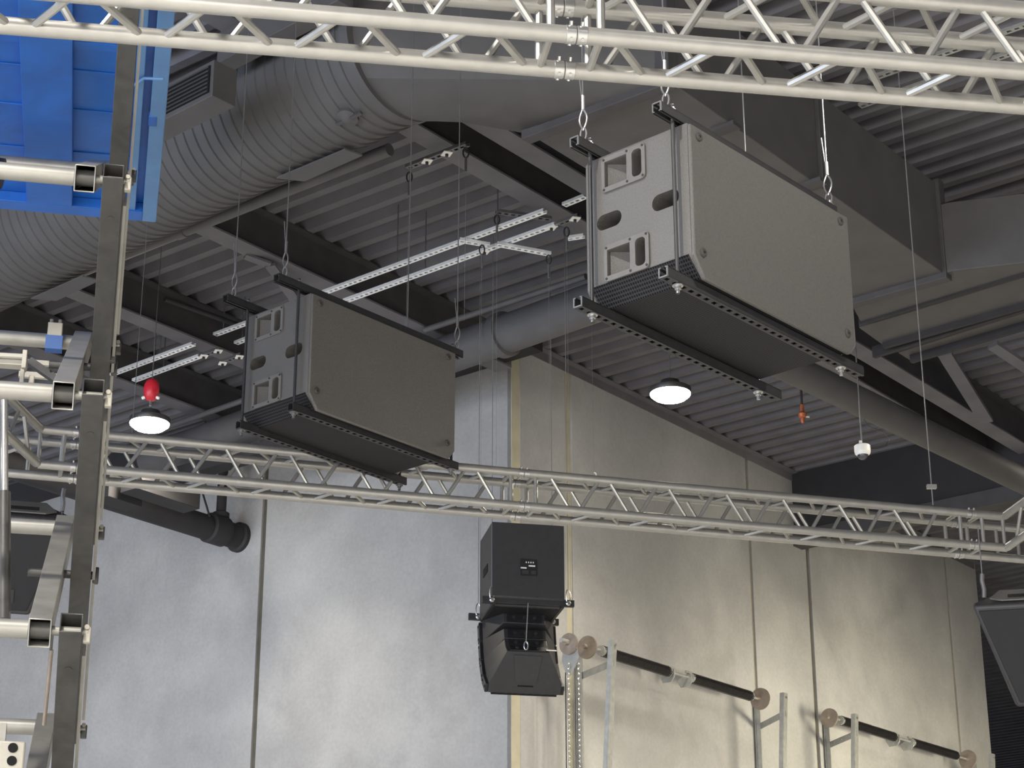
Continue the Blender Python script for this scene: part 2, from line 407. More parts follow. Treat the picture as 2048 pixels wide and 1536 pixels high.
for polypx, z in (([(1702, 607), (1905, 541), (2130, 516), (2160, 512), (1722, 645)], ZB), ([(1718, 656), (1768, 692), (2300, 542), (2300, 478)], ZB+.03), ([(1796, 706), (1823, 723), (2300, 580), (2300, 548)], ZB+.05)):
    duct_piece('duct_section', [pz(*p, z) for p in polypx], z, .6)
for a, b in (((1722, 650), (2300, 476)), ((1768, 697), (2300, 546)), ((1748, 716), (2300, 546)), ((1823, 726), (2300, 586))):
    P = pz(*a, ZB-.02); Q = pz(*b, ZB-.02); d = Q-P; s = d.cross(K).normalized()
    MB().box((P+Q)/2+K*.05, d/2, s*.022, K*.05).build('flange', MAT['dark_paint'], rd)
# small hanger brackets on the near edge
for q in ((1452, 262), (1626, 373)):
    P = pz(*q, ZB-.03); MB().box(P+K*.02, U*.05, W*.09, K*.015).build('hanger_bracket', MAT['beam_paint'], rd)

# ------------------------------------------------------------------ smaller pipes and conduits
def pipe(name, label, a, b, z, r, m='pipe_paint', ext=(0, 0), cat='pipe', n=24, bands=()):
    P = pz(*a, z); Q = pz(*b, z); d = (Q-P).normalized(); P = P-d*ext[0]; Q = Q+d*ext[1]
    t = thing(name, label, cat, P)
    MB().tube(P, Q, r, n).build('pipe_body', MAT[m], t)
    for f in bands:
        c = P+(Q-P)*f; MB().lathe(c, d, [(r*1.0, -.05), (r*1.18, -.045), (r*1.18, .045), (r*1.0, .05)], n).build('pipe_coupling', MAT[m], t)
    return t
pipe('round_duct', 'smooth grey round duct running along the roof in front of the wall corner', (1180, 608), (300, 922), 8.95, .185, ext=(1.2, 0), cat='duct', bands=(.3, .7))
pipe('roof_pipe', 'thick dark round pipe sloping across the upper right behind the dome camera', (1585, 738), (2060, 968), 8.2, .134, 'duct_paint', ext=(2.5, 4))
pipe('conduit', 'thin grey conduit running below the big ribbed duct', (241, 512), (590, 374), 8.9, .05, ext=(3, 1), bands=(.62,))
pipe('conduit', 'thin grey conduit under the roof deck between the two subwoofers', (850, 660), (1172, 553), 9.15, .03, ext=(0, 0))
pipe('conduit', 'thin grey conduit just right of the left ceiling lamp', (345, 850), (497, 797), 9.1, .03)
pipe('conduit', 'thin dark conduit above the left subwoofer under the deck', (330, 598), (490, 655), 9.4, .025, 'dark_paint')
# black sprinkler main at lower left
zs = 8.2
P = pz(120, 962, zs); Q = pz(487, 1078, zs)
t = thing('sprinkler_main', 'thick black capped pipe hanging below the far truss at lower left', 'pipe', Q)
d = (Q-P).normalized(); r = .138
MB().tube(P-d*3, Q, r, 28).build('pipe_body', MAT['dark_paint'], t)
MB().lathe(Q, d, [(r*1.02, -.12), (r*1.22, -.10), (r*1.22, -.02), (r*1.1, 0), (r*1.1, .05), (.05, .07)], 28).build('end_cap', MAT['dark_paint'], t)
T = pz(440, 1062, zs)
MB().lathe(T-d*.06, d, [(r*1.05, -.12), (r*1.2, -.11), (r*1.2, .11), (r*1.05, .12)], 28).build('pipe_coupling', MAT['dark_paint'], t)
MB().tube(T, T+K*.78, .055, 16).build('riser', MAT['dark_paint'], t)
MB().lathe(T+K*.13, K, [(.06, 0), (.095, .02), (.095, .07), (.06, .09)], 16).build('riser_coupling', MAT['dark_paint'], t)
H = pz(399, 1038, zs)
h = MB(); h.path([H-W*.155+K*.0, H-W*.02+K*.3, H+K*.32], .011); h.path([H+W*.155+K*.0, H+W*.02+K*.3, H+K*.32], .009)
h.build('clevis', MAT['dark_paint'], t)
MB().tube(H+K*.32, H+K*1.95, .011, 8).build('hanger_rod', MAT['dark_paint'], t)
for px, pyy, sx, sw, sh, lb in ((322, 985, .42, .12, .09, 'dark box section bracket below the far truss at left, beside the black pipe'), (236, 985, .22, .12, .12, 'dark blocky bracket at left over the black capped pipe')):
    P = pz(px, pyy, 8.0); o = MB().box(P, U*sx, W*sw, K*sh).build('duct_stub', MAT['dark_paint'], bevel=.005); tag(o, lb, 'bracket')
P = pz(470, 918, 8.6)
o = MB().box(P, W*.9, U*.1, K*.06).build('cross_beam', MAT['dark_paint']); tag(o, 'dark cross beam under the left subwoofer behind the far truss', 'beam')

# ------------------------------------------------------------------ slotted strut channels below the deck
def channel_mesh(P, Q, up, w=.041, h=.041, t=.004, pitch=.05, slot=.028):
    P = V(P); Q = V(Q); d = (Q-P); L = d.length; d.normalize(); up = V(up); up = (up-d*up.dot(d)).normalized(); s = d.cross(up)
    web = MB(); n = max(1, int(L/pitch))
    for sg in (-1, 1): web.box((P+Q)/2+s*sg*w*.36, d*(L/2), s*(w*.14), up*(t/2))
    for i in range(n+1):
        c = min(max(i*pitch, 0), L); a = max(0, c-(pitch-slot)/2); b = min(L, c+(pitch-slot)/2)
        if b > a: web.box(P+d*((a+b)/2), d*((b-a)/2), s*(w*.22), up*(t/2))
    fl = MB()
    for sg in (-1, 1):
        fl.box((P+Q)/2+s*sg*(w/2-t/2)+up*(h/2), d*(L/2), s*(t/2), up*(h/2))
        fl.box((P+Q)/2+s*sg*(w/2-.006)+up*(h-t/2), d*(L/2), s*.006, up*(t/2))
    return web, fl
def strut(name, label, a, b, z, m='tray_galvanised', w=.058, h=.024, rods=(), plates=(), za=None, group=None, pitch=.06):
    P = pz(*a, z); Q = pz(*b, za or z)
    t = thing(name, label, 'channel', P, group=group)
    web, fl = channel_mesh(P, Q, K, w, h, pitch=pitch, slot=.034)
    web.build('slotted_web', MAT[m], t, kind='stuff'); fl.build('channel_walls', MAT[m], t, kind='stuff')
    d = Q-P; dn = d.normalized(); s = dn.cross(K)
    for f in rods: MB().tube(P+d*f, V((*(P+d*f).xy, ZC-.004)), .006, 6).build('threaded_rod', MAT['wire_dark'], t)
    for f in plates:
        pp = MB().box(P+d*f-K*.006, dn*.035+s*.02, s*.03-dn*.02, K*.004).build('washer_plate', MAT['white_plastic'], t)
        MB().tube(P+d*f-K*.03, P+d*f, .014, 6).build('nut', MAT['black_metal'], pp)
    return t
ZT = 9.0
strut('strut_channel', 'long bright slotted channel under the roof, upper one of the middle pair', (648, 587), (1090, 424), ZT, rods=(.35, .8), plates=())
strut('strut_channel', 'long bright slotted channel under the roof, lower one of the middle pair', (690, 604), (1112, 451), ZT, rods=(.4,), plates=(.98, .68))
strut('strut_channel', 'dark slotted channel continuing the middle pair toward the right subwoofer', (1118, 449), (1158, 434), ZT, 'wire_dark', plates=(.8,))
strut('strut_channel', 'short dark slotted channel under the beam near the ribbed duct end', (815, 337), (935, 290), 9.1, 'wire_dark', plates=(.33, .66))
strut('strut_channel', 'short slotted cross channel between the long middle pair', (918, 482), (978, 492), ZT-.03)
strut('strut_channel', 'thin slotted channel angling down right from the lower long channel', (993, 490), (1100, 510), ZT-.03)
strut('strut_channel', 'dark slotted cross channel above the right end of the middle pair', (992, 425), (1102, 440), ZT+.12, 'wire_dark')
strut('strut_channel', 'tiny bright channel stub left of the right subwoofer side', (1135, 479), (1168, 474), ZT+.1)
strut('strut_channel', 'short bright channel peeking behind the right subwoofer top left', (1128, 412), (1172, 394), 9.2)
strut('strut_channel', 'bright slotted channel beside the red cord reel, upper of the left pair', (222, 751), (387, 690), ZT, rods=(.6,))
strut('strut_channel', 'bright slotted channel ending just above the red cord reel', (268, 763), (400, 714), ZT, rods=(.45,))
strut('strut_channel', 'small dark slotted channel with washer plates at the left beam', (404, 713), (438, 701), ZT, 'wire_dark', plates=(.1, .95))
strut('strut_channel', 'small dark slotted channel with two washer plates nearest the left subwoofer', (440, 728), (484, 711), ZT, 'wire_dark', plates=(.12, .88))
strut('strut_channel', 'bright channel stub touching the left subwoofer edge, upper', (430, 671), (512, 641), 9.3, rods=(.2, .7))
strut('strut_channel', 'bright channel stub touching the left subwoofer edge, lower', (472, 688), (512, 672), 9.3, rods=(.3,))
strut('strut_channel', 'dim slotted channel at the upper right corner, lowest of two', (1720, 214), (2060, 95), 9.2, 'galvanised')
strut('strut_channel', 'dim slotted channel at the upper right corner behind the truss', (1740, 160), (2060, 48), 9.2, 'galvanised')

# ------------------------------------------------------------------ hanging wires
def plumb(label, a, z0, yb, r=.0014, m='wire_dark', eye=True, top=None):
    P = pz(*a, z0); lo, hi = 0.0, z0
    for _ in range(50):
        mz = (lo+hi)/2
        if project(V((P.x, P.y, mz)))[1] > yb: lo = mz
        else: hi = mz
    Q = V((P.x, P.y, lo)); T = V((P.x, P.y, top or z0))
    t = thing('steel_cable', label, 'cable', Q)
    MB().tube(T, Q, r, 6).build('cable_strand', MAT[m], t)
    if eye:
        MB().path([P+V((math.sin(k/10*2*math.pi)*.022, 0, -.055+.045*math.cos(k/10*2*math.pi))) for k in range(10)], .007, 6, True).build('eye_nut', MAT['black_metal'], t)
        MB().tube(P-K*.10, P-K*.22, .010, 8).build('ferrule', MAT['wire_dark'], t)
    return t
for (a, z0, yb, lb) in (((819, 342), 9.1, 720, 'thin cable hanging from the left end of the short dark roof channel'),
                   ((932, 293), 9.1, 640, 'thin cable hanging from the right end of the short dark roof channel'),
                   ((994, 428), 9.12, 930, 'thin cable dropping from the dark cross channel in front of the wall corner'),
                   ((964, 488), 8.97, 1232, 'thin cable dropping to the left rear of the middle speaker'),
                   ((1097, 508), 8.97, 900, 'thin cable dropping in front of the right wall, left of three'),
                   ((1133, 452), 9.0, 1192, 'thin cable dropping to the right side of the middle speaker')):
    plumb(lb, a, z0, yb, m='wire')
hk = plumb('thin cable right of the pale wall joint ending at a small hook', (1183, 640), 9.0, 945, m='wire', eye=False, top=ZC-.004)
t = plumb('pale cable at the right hanging down to the far truss', (1843, 722), 6.50, 1010, .004, 'wire', eye=False, top=ZC-.004)
P = t.location+K*.12
o = MB().box(P, V((.03, 0, 0)), V((0, .015, 0)), V((0, 0, .012))).build('cable_clamp', MAT['bright_steel'], t)

# ------------------------------------------------------------------ aluminium box trusses
def param_at(P0, e, px, lo=-8, hi=12):
    for _ in range(60):
        m = (lo+hi)/2
        if project(P0+e*m)[0] < px: lo = m
        else: hi = m
    return (lo+hi)/2
def truss(name, label, P0, P1, t0, t1, tn, s, sb, r, br, period, group, ends=(True, True), n=14, back=None):
    """box truss; P0-P1 gives the front bottom chord line, t0..t1 the stretch built, tn a front-face bottom node"""
    e = (P1-P0).normalized(); b = back or V((-e.y, e.x, 0)).normalized(); b = (b-e*b.dot(e)).normalized()
    up = e.cross(b).normalized()
    if up.z < 0: up = -up
    C = {'fb': V((0, 0, 0)), 'ft': up*s, 'bb': b*sb, 'bt': b*sb+up*s}
    root = thing(name, label, 'truss', P0+e*t0, group=group)
    at = lambda k, t: P0+e*t+C[k]
    for k in C: MB().tube(at(k, t0), at(k, t1), r, n).build('chord', MAT['aluminium'], root)
    g = .03; tr = .06
    for (k1, k2, ph) in (('fb', 'ft', 0), ('bb', 'bt', .5), ('fb', 'bb', .5), ('ft', 'bt', 0)):
        i0 = int((t0-tn)/period)-2; i1 = int((t1-tn)/period)+3
        for i in range(i0*2, i1*2):
            a = tn+(ph+i*.5)*period; c = a+.5*period
            ka, kb = (k1, k2) if i % 2 == 0 else (k2, k1)
            if a+g < t0+tr or c-g > t1-tr: continue
            MB().tube(at(ka, a+g), at(kb, c-g), br, 8).build('brace', MAT['aluminium'], root)
    for en, tt, sg in ((ends[0], t0, 1), (ends[1], t1, -1)):
        if not en: continue
        for (k1, k2) in (('fb', 'ft'), ('bb', 'bt'), ('fb', 'bb'), ('ft', 'bt')):
            MB().tube(at(k1, tt+sg*.075), at(k2, tt+sg*.075), br*1.05, 8).build('end_post', MAT['aluminium'], root)
        for k in C:
            c = at(k, tt)
            q = MB().lathe(c+e*sg*.002, e*sg, [(r*1.06, 0), (r*1.06, .028), (r*.92, .03)], n).build('coupler', MAT['bright_steel'], root)
            for ang in (.6, -.6):
                dd = up*math.cos(ang)+b*math.sin(ang)
                MB().tube(c+e*sg*.016-dd*r*1.2, c+e*sg*.016+dd*r*1.5, .006, 6).build('coupler_pin', MAT['bright_steel'], q)
    return root, at, e, b, up
# near truss
A0 = pz(600, 25, 4.77); A1 = pz(2048, 143.5, 4.77); e = (A1-A0).normalized()
tj = param_at(A0, e, 1152)
G = 'sections of the near silver truss'
S_N = .222
truss('box_truss', 'near silver box truss section at the top of the frame, left of the bolted joint', A0, A1, param_at(A0, e, -260), tj-.001, param_at(A0, e, 836), S_N, .205, .027, .0125, .385, G, ends=(False, True), n=20)
truss('box_truss', 'near silver box truss section at the top right, over the right subwoofer', A0, A1, tj+.001, param_at(A0, e, 2330), param_at(A0, e, 1336), S_N, .205, .027, .0125, .385, G, ends=(True, False), n=20)
# far truss
ZF = 5.3
B0 = pz(202, 939, ZF); B1 = pz(2015, 1096, ZF); e = (B1-B0).normalized()
G = 'sections of the far silver truss'
rF, bF, sF = .026, .0115, .205
tl0 = param_at(B0, e, 152); tj = param_at(B0, e, 1047); tr1 = param_at(B0, e, 1946)
truss('box_truss', 'far silver box truss section passing under the left subwoofer', B0, B1, tl0+.001, tj-.001, param_at(B0, e, 369.5), sF, .20, rF, bF, .37, G)
truss('box_truss', 'far silver box truss section right of the middle speaker', B0, B1, tj+.001, tr1-.001, param_at(B0, e, 1268), sF, .20, rF, bF, .37, G)
tcl = param_at(B0, e, 76); tcr = param_at(B0, e, 2013)
r1, at, e1, b1, up1 = truss('truss_corner', 'silver corner block at the left end of the far truss', B0, B1, tcl, tl0-.001, tl0-.1, sF, .20, rF, bF, .37, G, ends=(False, True))
# left corner: back chords run on past the corner, posts at the corner, side truss toward the camera
for k in ('bb', 'bt'):
    MB().tube(at(k, tcl-.30), at(k, tcl), rF, 14).build('chord', MAT['aluminium'], r1)
for k1, k2, tt in (('fb', 'ft', tcl), ('bb', 'bt', tcl-.28), ('bb', 'bt', tcl-.05)):
    MB().tube(at(k1, tt), at(k2, tt), bF, 8).build('end_post', MAT['aluminium'], r1)
L0 = at('fb', tcl); L1 = pz(-70, 790, L0.z)
truss('box_truss', 'silver side truss at the left edge coming forward from the far truss corner', L0, L1, .02, 3.0, .12, sF, .20, rF, bF, .37, 'side trusses of the ring', ends=(False, False), back=V((-1, .1, 0)))
r2, at, e1, b1, up1 = truss('truss_corner', 'silver corner block at the right end of the far truss', B0, B1, tr1+.001, tcr, tr1+.26, sF, .20, rF, bF, .37, G, ends=(True, False))
for k in ('bb', 'bt'):
    MB().tube(at(k, tcr), at(k, tcr+.35), rF, 14).build('chord', MAT['aluminium'], r2)
for k1, k2, tt in (('fb', 'ft', tcr-.01), ('bb', 'bt', tcr+.2), ('bb', 'bt', tcr+.05)):
    MB().tube(at(k1, tt), at(k2, tt), bF, 8).build('end_post', MAT['aluminium'], r2)
R0 = at('fb', tcr); R1 = pz(2100, 1035, R0.z)
truss('box_truss', 'silver side truss at the right edge coming forward from the far truss corner', R0, R1, .02, 3.0, .12, sF, .20, rF, bF, .37, 'side trusses of the ring', ends=(False, False), back=V((1, .1, 0)))

# ------------------------------------------------------------------ subwoofers (local: x along the box, y across, z up)
SL, SW, SH, SC = 1.135, .52, .65, .074
def rrect(x, y0, y1, z0, z1, rad, n=5):
    pts = []
    for (cy, cz, a0) in ((y1-rad, z1-rad, 0), (y0+rad, z1-rad, 90), (y0+rad, z0+rad, 180), (y1-rad, z0+rad, 270)):
        for k in range(n+1):
            a = R(a0+90*k/n); pts.append(V((x, cy+rad*math.cos(a), cz+rad*math.sin(a))))
    return pts
def make_sub(label):
    t = thing('subwoofer', label, 'speaker', group='long flown subwoofers')
    poly = [(0, SC), (SC, 0), (SL-SC*.6, 0), (SL, SC*.6), (SL, SH), (0, SH)]
    body = MB().prism([V((x, 0, z)) for x, z in poly], V((0, SW, 0))).build('cabinet', MAT['cabinet_texture'], t, bevel=.012, local=True)
    fy = lambda f: SW*(1-f)            # f from the left edge as the camera sees it
    fz = lambda f: SH*(1-f)
    cutm = MB(); plates = []
    for (f0, f1, g0, g1) in ((.17, .60, .03, .275), (.18, .615, .64, .885)):
        y1, y0 = fy(f0), fy(f1); z1, z0 = fz(g0), fz(g1); wd = y1-y0; hd = z1-z0
        a0, a1 = y0+wd*.42, y0+wd*.93
        # wedge cup on the left, straight slot on the right
        cutm.prism([V((-.03, a1, z0+hd*.14)), V((-.03, a0, z0+hd*.14)), V((.10, a0, z0+hd*.14)), V((.095, a0+wd*.12, z0+hd*.14)), V((.012, a1, z0+hd*.14))], K*(hd*.72))
        cutm.prism([p for p in rrect(-.03, y0+wd*.08, y0+wd*.30, z0+hd*.12, z0+hd*.88, .018)], V((.13, 0, 0)))
        plates.append((y0, y1, z0, z1))
    for (f0, f1, g0, g1) in ((.10, .345, .415, .52), (.645, .90, .42, .53)):
        cutm.prism(rrect(-.03, fy(f1), fy(f0), fz(g1), fz(g0), .033), V((.28, 0, 0)))
    cutm.v = [p.copy() for p in cutm.v]
    cut(body, cutm)
    for (y0, y1, z0, z1) in plates:
        hp = MB().prism(rrect(-.010, y0, y1, z0, z1, .02), V((.0102, 0, 0))).build('handle', MAT['handle_plastic'], t, local=True)
        cut(hp, cutm)
        m = MB()
        for (yy, zz) in ((y0+.012, z0+.012), (y0+.012, z1-.012), (y1-.012, z0+.012), (y1-.012, z1-.012), ((y0+y1)/2-.02, z1-.011), ((y0+y1)/2-.02, z0+.011)):
            MB().tube((-.0125, yy, zz), (-.008, yy, zz), .0055, 8).build('handle_screw', MAT['black_metal'], hp, local=True)
    # side panels with a lip beyond the grille
    for y0, y1 in ((-.010, .012), (SW-.012, SW+.010)):
        pp = [(.006, SC-.004), (SC-.004, -.014), (SL-SC*.6+.003, -.014), (SL+.004, SC*.6-.004), (SL+.004, SH-.008), (.006, SH-.008)]
        MB().prism([V((x, y0, z)) for x, z in pp], V((0, y1-y0, 0))).build('side_panel', MAT['cabinet_texture'], t, bevel=.006, local=True)
    for (a, b) in (((-.002, SC-.002), (SC-.001, -.006)), ((SC-.001, -.006), (SL-SC*.6, -.006))):
        d = V((b[0]-a[0], 0, b[1]-a[1])); nn = V((d.z, 0, -d.x)).normalized()
        MB().prism([V((a[0], .016, a[1])), V((b[0], .016, b[1])), V((b[0], SW-.016, b[1])), V((a[0], SW-.016, a[1]))], -nn*.006).build('grille', MAT['grille'], t, local=True)
    for (x, z) in ((.06, SH-.05), (.06, SC+.02), (SL-.06, SH-.05), (SL-.06, SC*.6+.03)):
        MB().lathe((x, -.010, z), (0, -1, 0), [(.019, 0), (.019, .005), (.015, .009), (.006, .009), (.006, .003)], 16).build('rubber_foot', MAT['rubber'], t, local=True)
    return t
def cradle(label, group, metal, boltmat, top0, top1, bot0, bot1, ends_y, rope=4.0, low=.056, top=.055, rim=False):
    t = thing('rigging_cradle', label, 'rigging', group=group)
    for yc in ends_y:
        rear = yc > SW/2
        web, fl = channel_mesh(V((bot0, yc, -low)), V((bot1, yc, -low)), K, .042, .042, .004, .05, .026)
        fl2 = web; fl2.v += []; b = len(fl2.v); fl2.v += fl.v; fl2.f += [[b+i for i in f] for f in fl.f]
        ch = fl2.build('lower_channel', MAT[metal], t, local=True, kind='stuff')
        web, fl = channel_mesh(V((top0, yc, SH+top)), V((top1, yc, SH+top)), -K, .042, .042, .004, .05, .026)
        b = len(web.v); web.v += fl.v; web.f += [[b+i for i in f] for f in fl.f]
        web.build('upper_channel', MAT[metal], t, local=True, kind='stuff')
        if rim:
            for (xx, z0, z1, op) in ((bot0, -low, -low+.042, 1), (top0, SH+top-.042, SH+top, -1)):
                rm = MB(); x0, x1 = xx-.002, xx+.003; h = .021
                rm.bx(x0, x1, yc-h-.001, yc-h+.0045, z0, z1); rm.bx(x0, x1, yc+h-.0045, yc+h+.001, z0, z1)
                rm.bx(x0, x1, yc-h, yc+h, *((z0-.001, z0+.0045) if op > 0 else (z1-.0045, z1+.001)))
                for sg in (-1, 1): rm.bx(x0, x1, yc+sg*(h-.010), yc+sg*h, *((z1-.0045, z1) if op > 0 else (z0, z0+.0045)))
                rm.build('cut_end', MAT['bright_steel'], t, local=True, kind='stuff')
        for x in (-.035, SL+.05):
            if x > 0: x = min(x, top1-.02)
            rod = MB().tube((x, yc, -low-.04), (x, yc, SH+top+.03), .008, 8).build('threaded_rod', MAT[boltmat if x > 0 and boltmat == 'bright_steel' else 'black_metal'], t, local=True)
            n1 = MB().lathe((x, yc, -low-.004), -K, [(.022, 0), (.022, .004), (.013, .005), (.013, .017), (.008, .018), (.008, .034)], 12).build('nut_and_washer', MAT[boltmat], t, local=True)
            MB().lathe((x, yc, SH+top+.003), K, [(.018, 0), (.018, .004), (.011, .005), (.011, .016), (.007, .017), (.007, .03)], 10).build('nut_and_washer', MAT[boltmat], t, local=True)
        for x in (top0+.06, top1-.03):
            zz = SH+top+.005
            MB().path([V((x, yc+math.sin(k/12*2*math.pi)*.016, zz+.03+.03*math.cos(k/12*2*math.pi))) for k in range(12)], .0045, 6, True).build('shackle', MAT['wire_dark'], t, local=True)
            MB().path([V((x, yc+s*.02*math.sin(math.pi*k/6)**1.0, zz+.05+.10*k/6)) for s in (1,) for k in range(7)] + [V((x, yc-.02*math.sin(math.pi*k/6), zz+.05+.10*k/6)) for k in range(5, 0, -1)], .0042, 6, True).build('thimble_eye', MAT[boltmat], t, local=True)
            MB().tube((x, yc, zz+.145), (x, yc, zz+.21), .008, 8).build('ferrule', MAT[boltmat], t, local=True)
            MB().tube((x, yc+.006, zz+.2), (x-.01, yc+.012, zz+.33), .003, 6).build('cable_tail', MAT[boltmat], t, local=True)
            MB().tube((x, yc, zz+.2), (x, yc, rope), .0034, 6).build('cable_strand', MAT[boltmat], t, local=True)
    return t
subA = make_sub('larger nearer long subwoofer with grey lit end, hanging at upper right')
subA.location = (.693, 7.079, 4.857); subA.rotation_euler = (0, 0, math.pi/2-.728)
crA = cradle('bright bolted channel cradle with cables holding the right subwoofer', 'subwoofer cradles', 'black_metal', 'bright_steel', -.135, SL-.02, -.125, SL+.11, (.046, SW-.05), rope=ZC-4.862, top=.045, rim=True)
crA.location = subA.location; crA.rotation_euler = subA.rotation_euler
subB = copy_tree(subA)
subB['label'] = 'farther long dark subwoofer hanging at left centre above the far truss'
subB.location = (-1.083, 9.974, 5.412); subB.rotation_euler = (0, 0, math.pi/2-.720)
crB = cradle('black channel cradle with cables holding the left centre subwoofer', 'subwoofer cradles', 'black_metal', 'wire_dark', -.20, SL+.12, -.06, SL+.09, (.06, SW-.05), rope=ZC-5.417, low=.034)
crB.location = subB.location; crB.rotation_euler = subB.rotation_euler

# ------------------------------------------------------------------ middle speaker and line array
yaw = R(-10.9); ca = V((math.sin(yaw), math.cos(yaw), 0)); cc = V((math.cos(yaw), -math.sin(yaw), 0))
O = V((-.17, 16.427, 6.165)); Wc, Dc, Hc = .627, .585, .65
t = thing('square_subwoofer', 'square black subwoofer with amplifier panel, hanging in front of the wall corner', 'speaker', O)
poly = [(0, .0), (0, Hc), (Dc, Hc), (Dc, 0), (Dc-.06, -.07), (.06, -.07)]
b = MB().prism([O+ca*a+K*z for a, z in poly], cc*Wc).build('cabinet', MAT['cabinet_smooth'], t, bevel=.006)
P = O+cc*(Wc*.505)+K*(Hc*.405)-ca*.002
ap = MB().box(P, cc*.07, ca*.004, K*.072).build('amplifier_panel', MAT['black_plastic'], t)
for k in range(4): MB().box(P+cc*(-.022+.02*k)+K*.042-ca*.006, cc*.0045, ca*.003, K*.006).build('indicator', MAT['label_white'], ap)
MB().box(P+cc*.026+K*.012-ca*.006, cc*.028, ca*.002, K*.006).build('panel_label', MAT['label_white'], ap)
MB().box(P+cc*-.045+K*-.008-ca*.006, cc*.025, ca*.002, K*.006).build('panel_label', MAT['label_white'], ap)
MB().box(P+cc*-.03+K*-.045-ca*.006, cc*.028, ca*.004, K*.016).build('socket', MAT['cabinet_smooth'], ap)
MB().box(P+cc*.04+K*-.045-ca*.006, cc*.022, ca*.004, K*.016).build('socket', MAT['cabinet_smooth'], ap)
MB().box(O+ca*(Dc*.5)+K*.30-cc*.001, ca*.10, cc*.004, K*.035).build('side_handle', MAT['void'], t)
MB().box(O+cc*(Wc/2)+ca*(Dc/2)-K*.071, cc*(Wc/2-.04), ca*(Dc/2-.07), K*.004).build('grille', MAT['grille'], t)
# rails
rg = thing('rigging_cradle', 'black twin bar frame under the middle square subwoofer with cable eyes', 'rigging', O-K*.1, group='subwoofer cradles')
for (px0, px1, y0, y1, dd) in ((964, 1148, 1199, 1208, 0.03), (937, 1117, 1233, 1245, Dc+.02)):
    Yp = (O+ca*dd); nn = ca; c0 = nn.dot(O)+dd
    A = pl(px0, y0, nn, c0); B = pl(px1, y1, nn, c0); d = (B-A)
    bar = MB().box((A+B)/2, d/2, ca*.02, K*.029).build('cross_bar', MAT['black_metal'], rg, bevel=.003)
    for f in (.1, .93):
        Q = A+d*f-ca*.025
        MB().lathe(Q-K*.005, -ca, [(.022, 0), (.022, .012), (.012, .02)], 14).build('bolt_head', MAT['bright_steel'], bar)
        MB().path([Q+cc*(.02*math.sin(k/12*2*math.pi))+K*(.055+.06*math.cos(k/12*2*math.pi)) for k in range(12)], .005, 6, True).build('thimble_eye', MAT['bright_steel'], bar)
        MB().tube(Q+K*.11, Q+K*(ZC-Q.z), .0035, 6).build('cable_strand', MAT['wire'], bar)
for f in (.03, .97):
    MB().box(O+cc*(Wc*f)+ca*(Dc/2)-K*.055, cc*.012, ca*(Dc/2), K*.02).build('side_bar', MAT['black_metal'], rg)
# line array elements
elH, elD, wf, wb = .20, .36, .62, .36
Ft = py_(961, 1250, 17.05) - cc*0.0
tilt = [12, 19, 34, 52]; names = ['topmost', 'second', 'third', 'lowest']
for k, dg in enumerate(tilt):
    dl = R(dg); dn = -K*math.cos(dl)-ca*math.sin(dl); bk = -ca*math.cos(dl)+K*math.sin(dl)
    lab = {0: 'topmost line array box right under the middle subwoofer frame', 1: 'second line array box from the top, below the middle subwoofer',
           2: 'third line array box from the top, below the middle subwoofer', 3: 'lowest line array box, its broad tapered underside facing the camera'}[k]
    e = thing('line_array_box', lab, 'speaker', Ft, group='curved line array boxes')
    f0 = [Ft, Ft+cc*wf, Ft+cc*wf+dn*elH, Ft+dn*elH]
    mid = Ft+cc*(wf/2)+dn*(elH/2)+bk*elD
    hb = .048
    bkp = [mid-cc*(wb/2)-dn*hb, mid+cc*(wb/2)-dn*hb, mid+cc*(wb/2)+dn*hb, mid-cc*(wb/2)+dn*hb]
    sh = [p+bk*.10 for p in f0]
    MB().add(f0+sh+bkp, [(0, 1, 2, 3), (11, 10, 9, 8)] + [(i, 4+i, 4+(i+1) % 4, (i+1) % 4) for i in range(4)] + [(4+i, 8+i, 8+(i+1) % 4, 4+(i+1) % 4) for i in range(4)]).build('cabinet', MAT['cabinet_smooth'], e, bevel=.004)
    MB().box(Ft+cc*(wf/2)+dn*(elH/2)-bk*.012, cc*(wf/2-.03), dn*(elH/2-.012), bk*.01).build('grille', MAT['grille'], e)
    for sx in (-.014, wf+.014):
        c = Ft+cc*sx+dn*(elH/2)+bk*.035
        lk = MB().box(c, cc*.014, dn*(elH/2-.012), bk*.04).build('rigging_link', MAT['black_plastic'], e, bevel=.004)
        for q in (-.06, .06): MB().tube(c+dn*q-cc*.02, c+dn*q+cc*.02, .011, 8).build('link_pin', MAT['black_metal'], lk)
    pnl = MB().box(mid+bk*.004, cc*(wb/2-.03), dn*(hb-.008), bk*.006).build('rear_panel', MAT['black_plastic'], e)
    for q in (-.09, 0, .09): MB().tube(mid+cc*q+bk*.005, mid+cc*q+bk*.022, .015, 10).build('connector', MAT['black_metal'], pnl)
    if k == 3:
        nrm = dn
        c = Ft+cc*(wf/2)+dn*(elH+.001)
        MB().prism([c+cc*-.12+bk*.33-dn*.0455, c+cc*.12+bk*.33-dn*.0455, c+cc*.09+bk*.11-dn*.0015, c-cc*.09+bk*.11-dn*.0015], dn*.006).build('underside_plate', MAT['cabinet_smooth'], e)
        MB().box(c+bk*.07+dn*.001, cc*.065, bk*.005, dn*.003).build('slot', MAT['void'], e)
        MB().box(mid+cc*(wb/2+.02)+dn*.0, cc*.045, bk*.01+dn*.02, dn*.012).build('sticker', MAT['label_white'], e)
        end_mid = mid
    Ft = Ft+dn*elH
A = py_(1056, 1206, 16.50); B = py_(1052, 1284, 16.45)
t = thing('pull_cable', 'short pale steel cable with a link hanging in front of the line array back', 'cable', B)
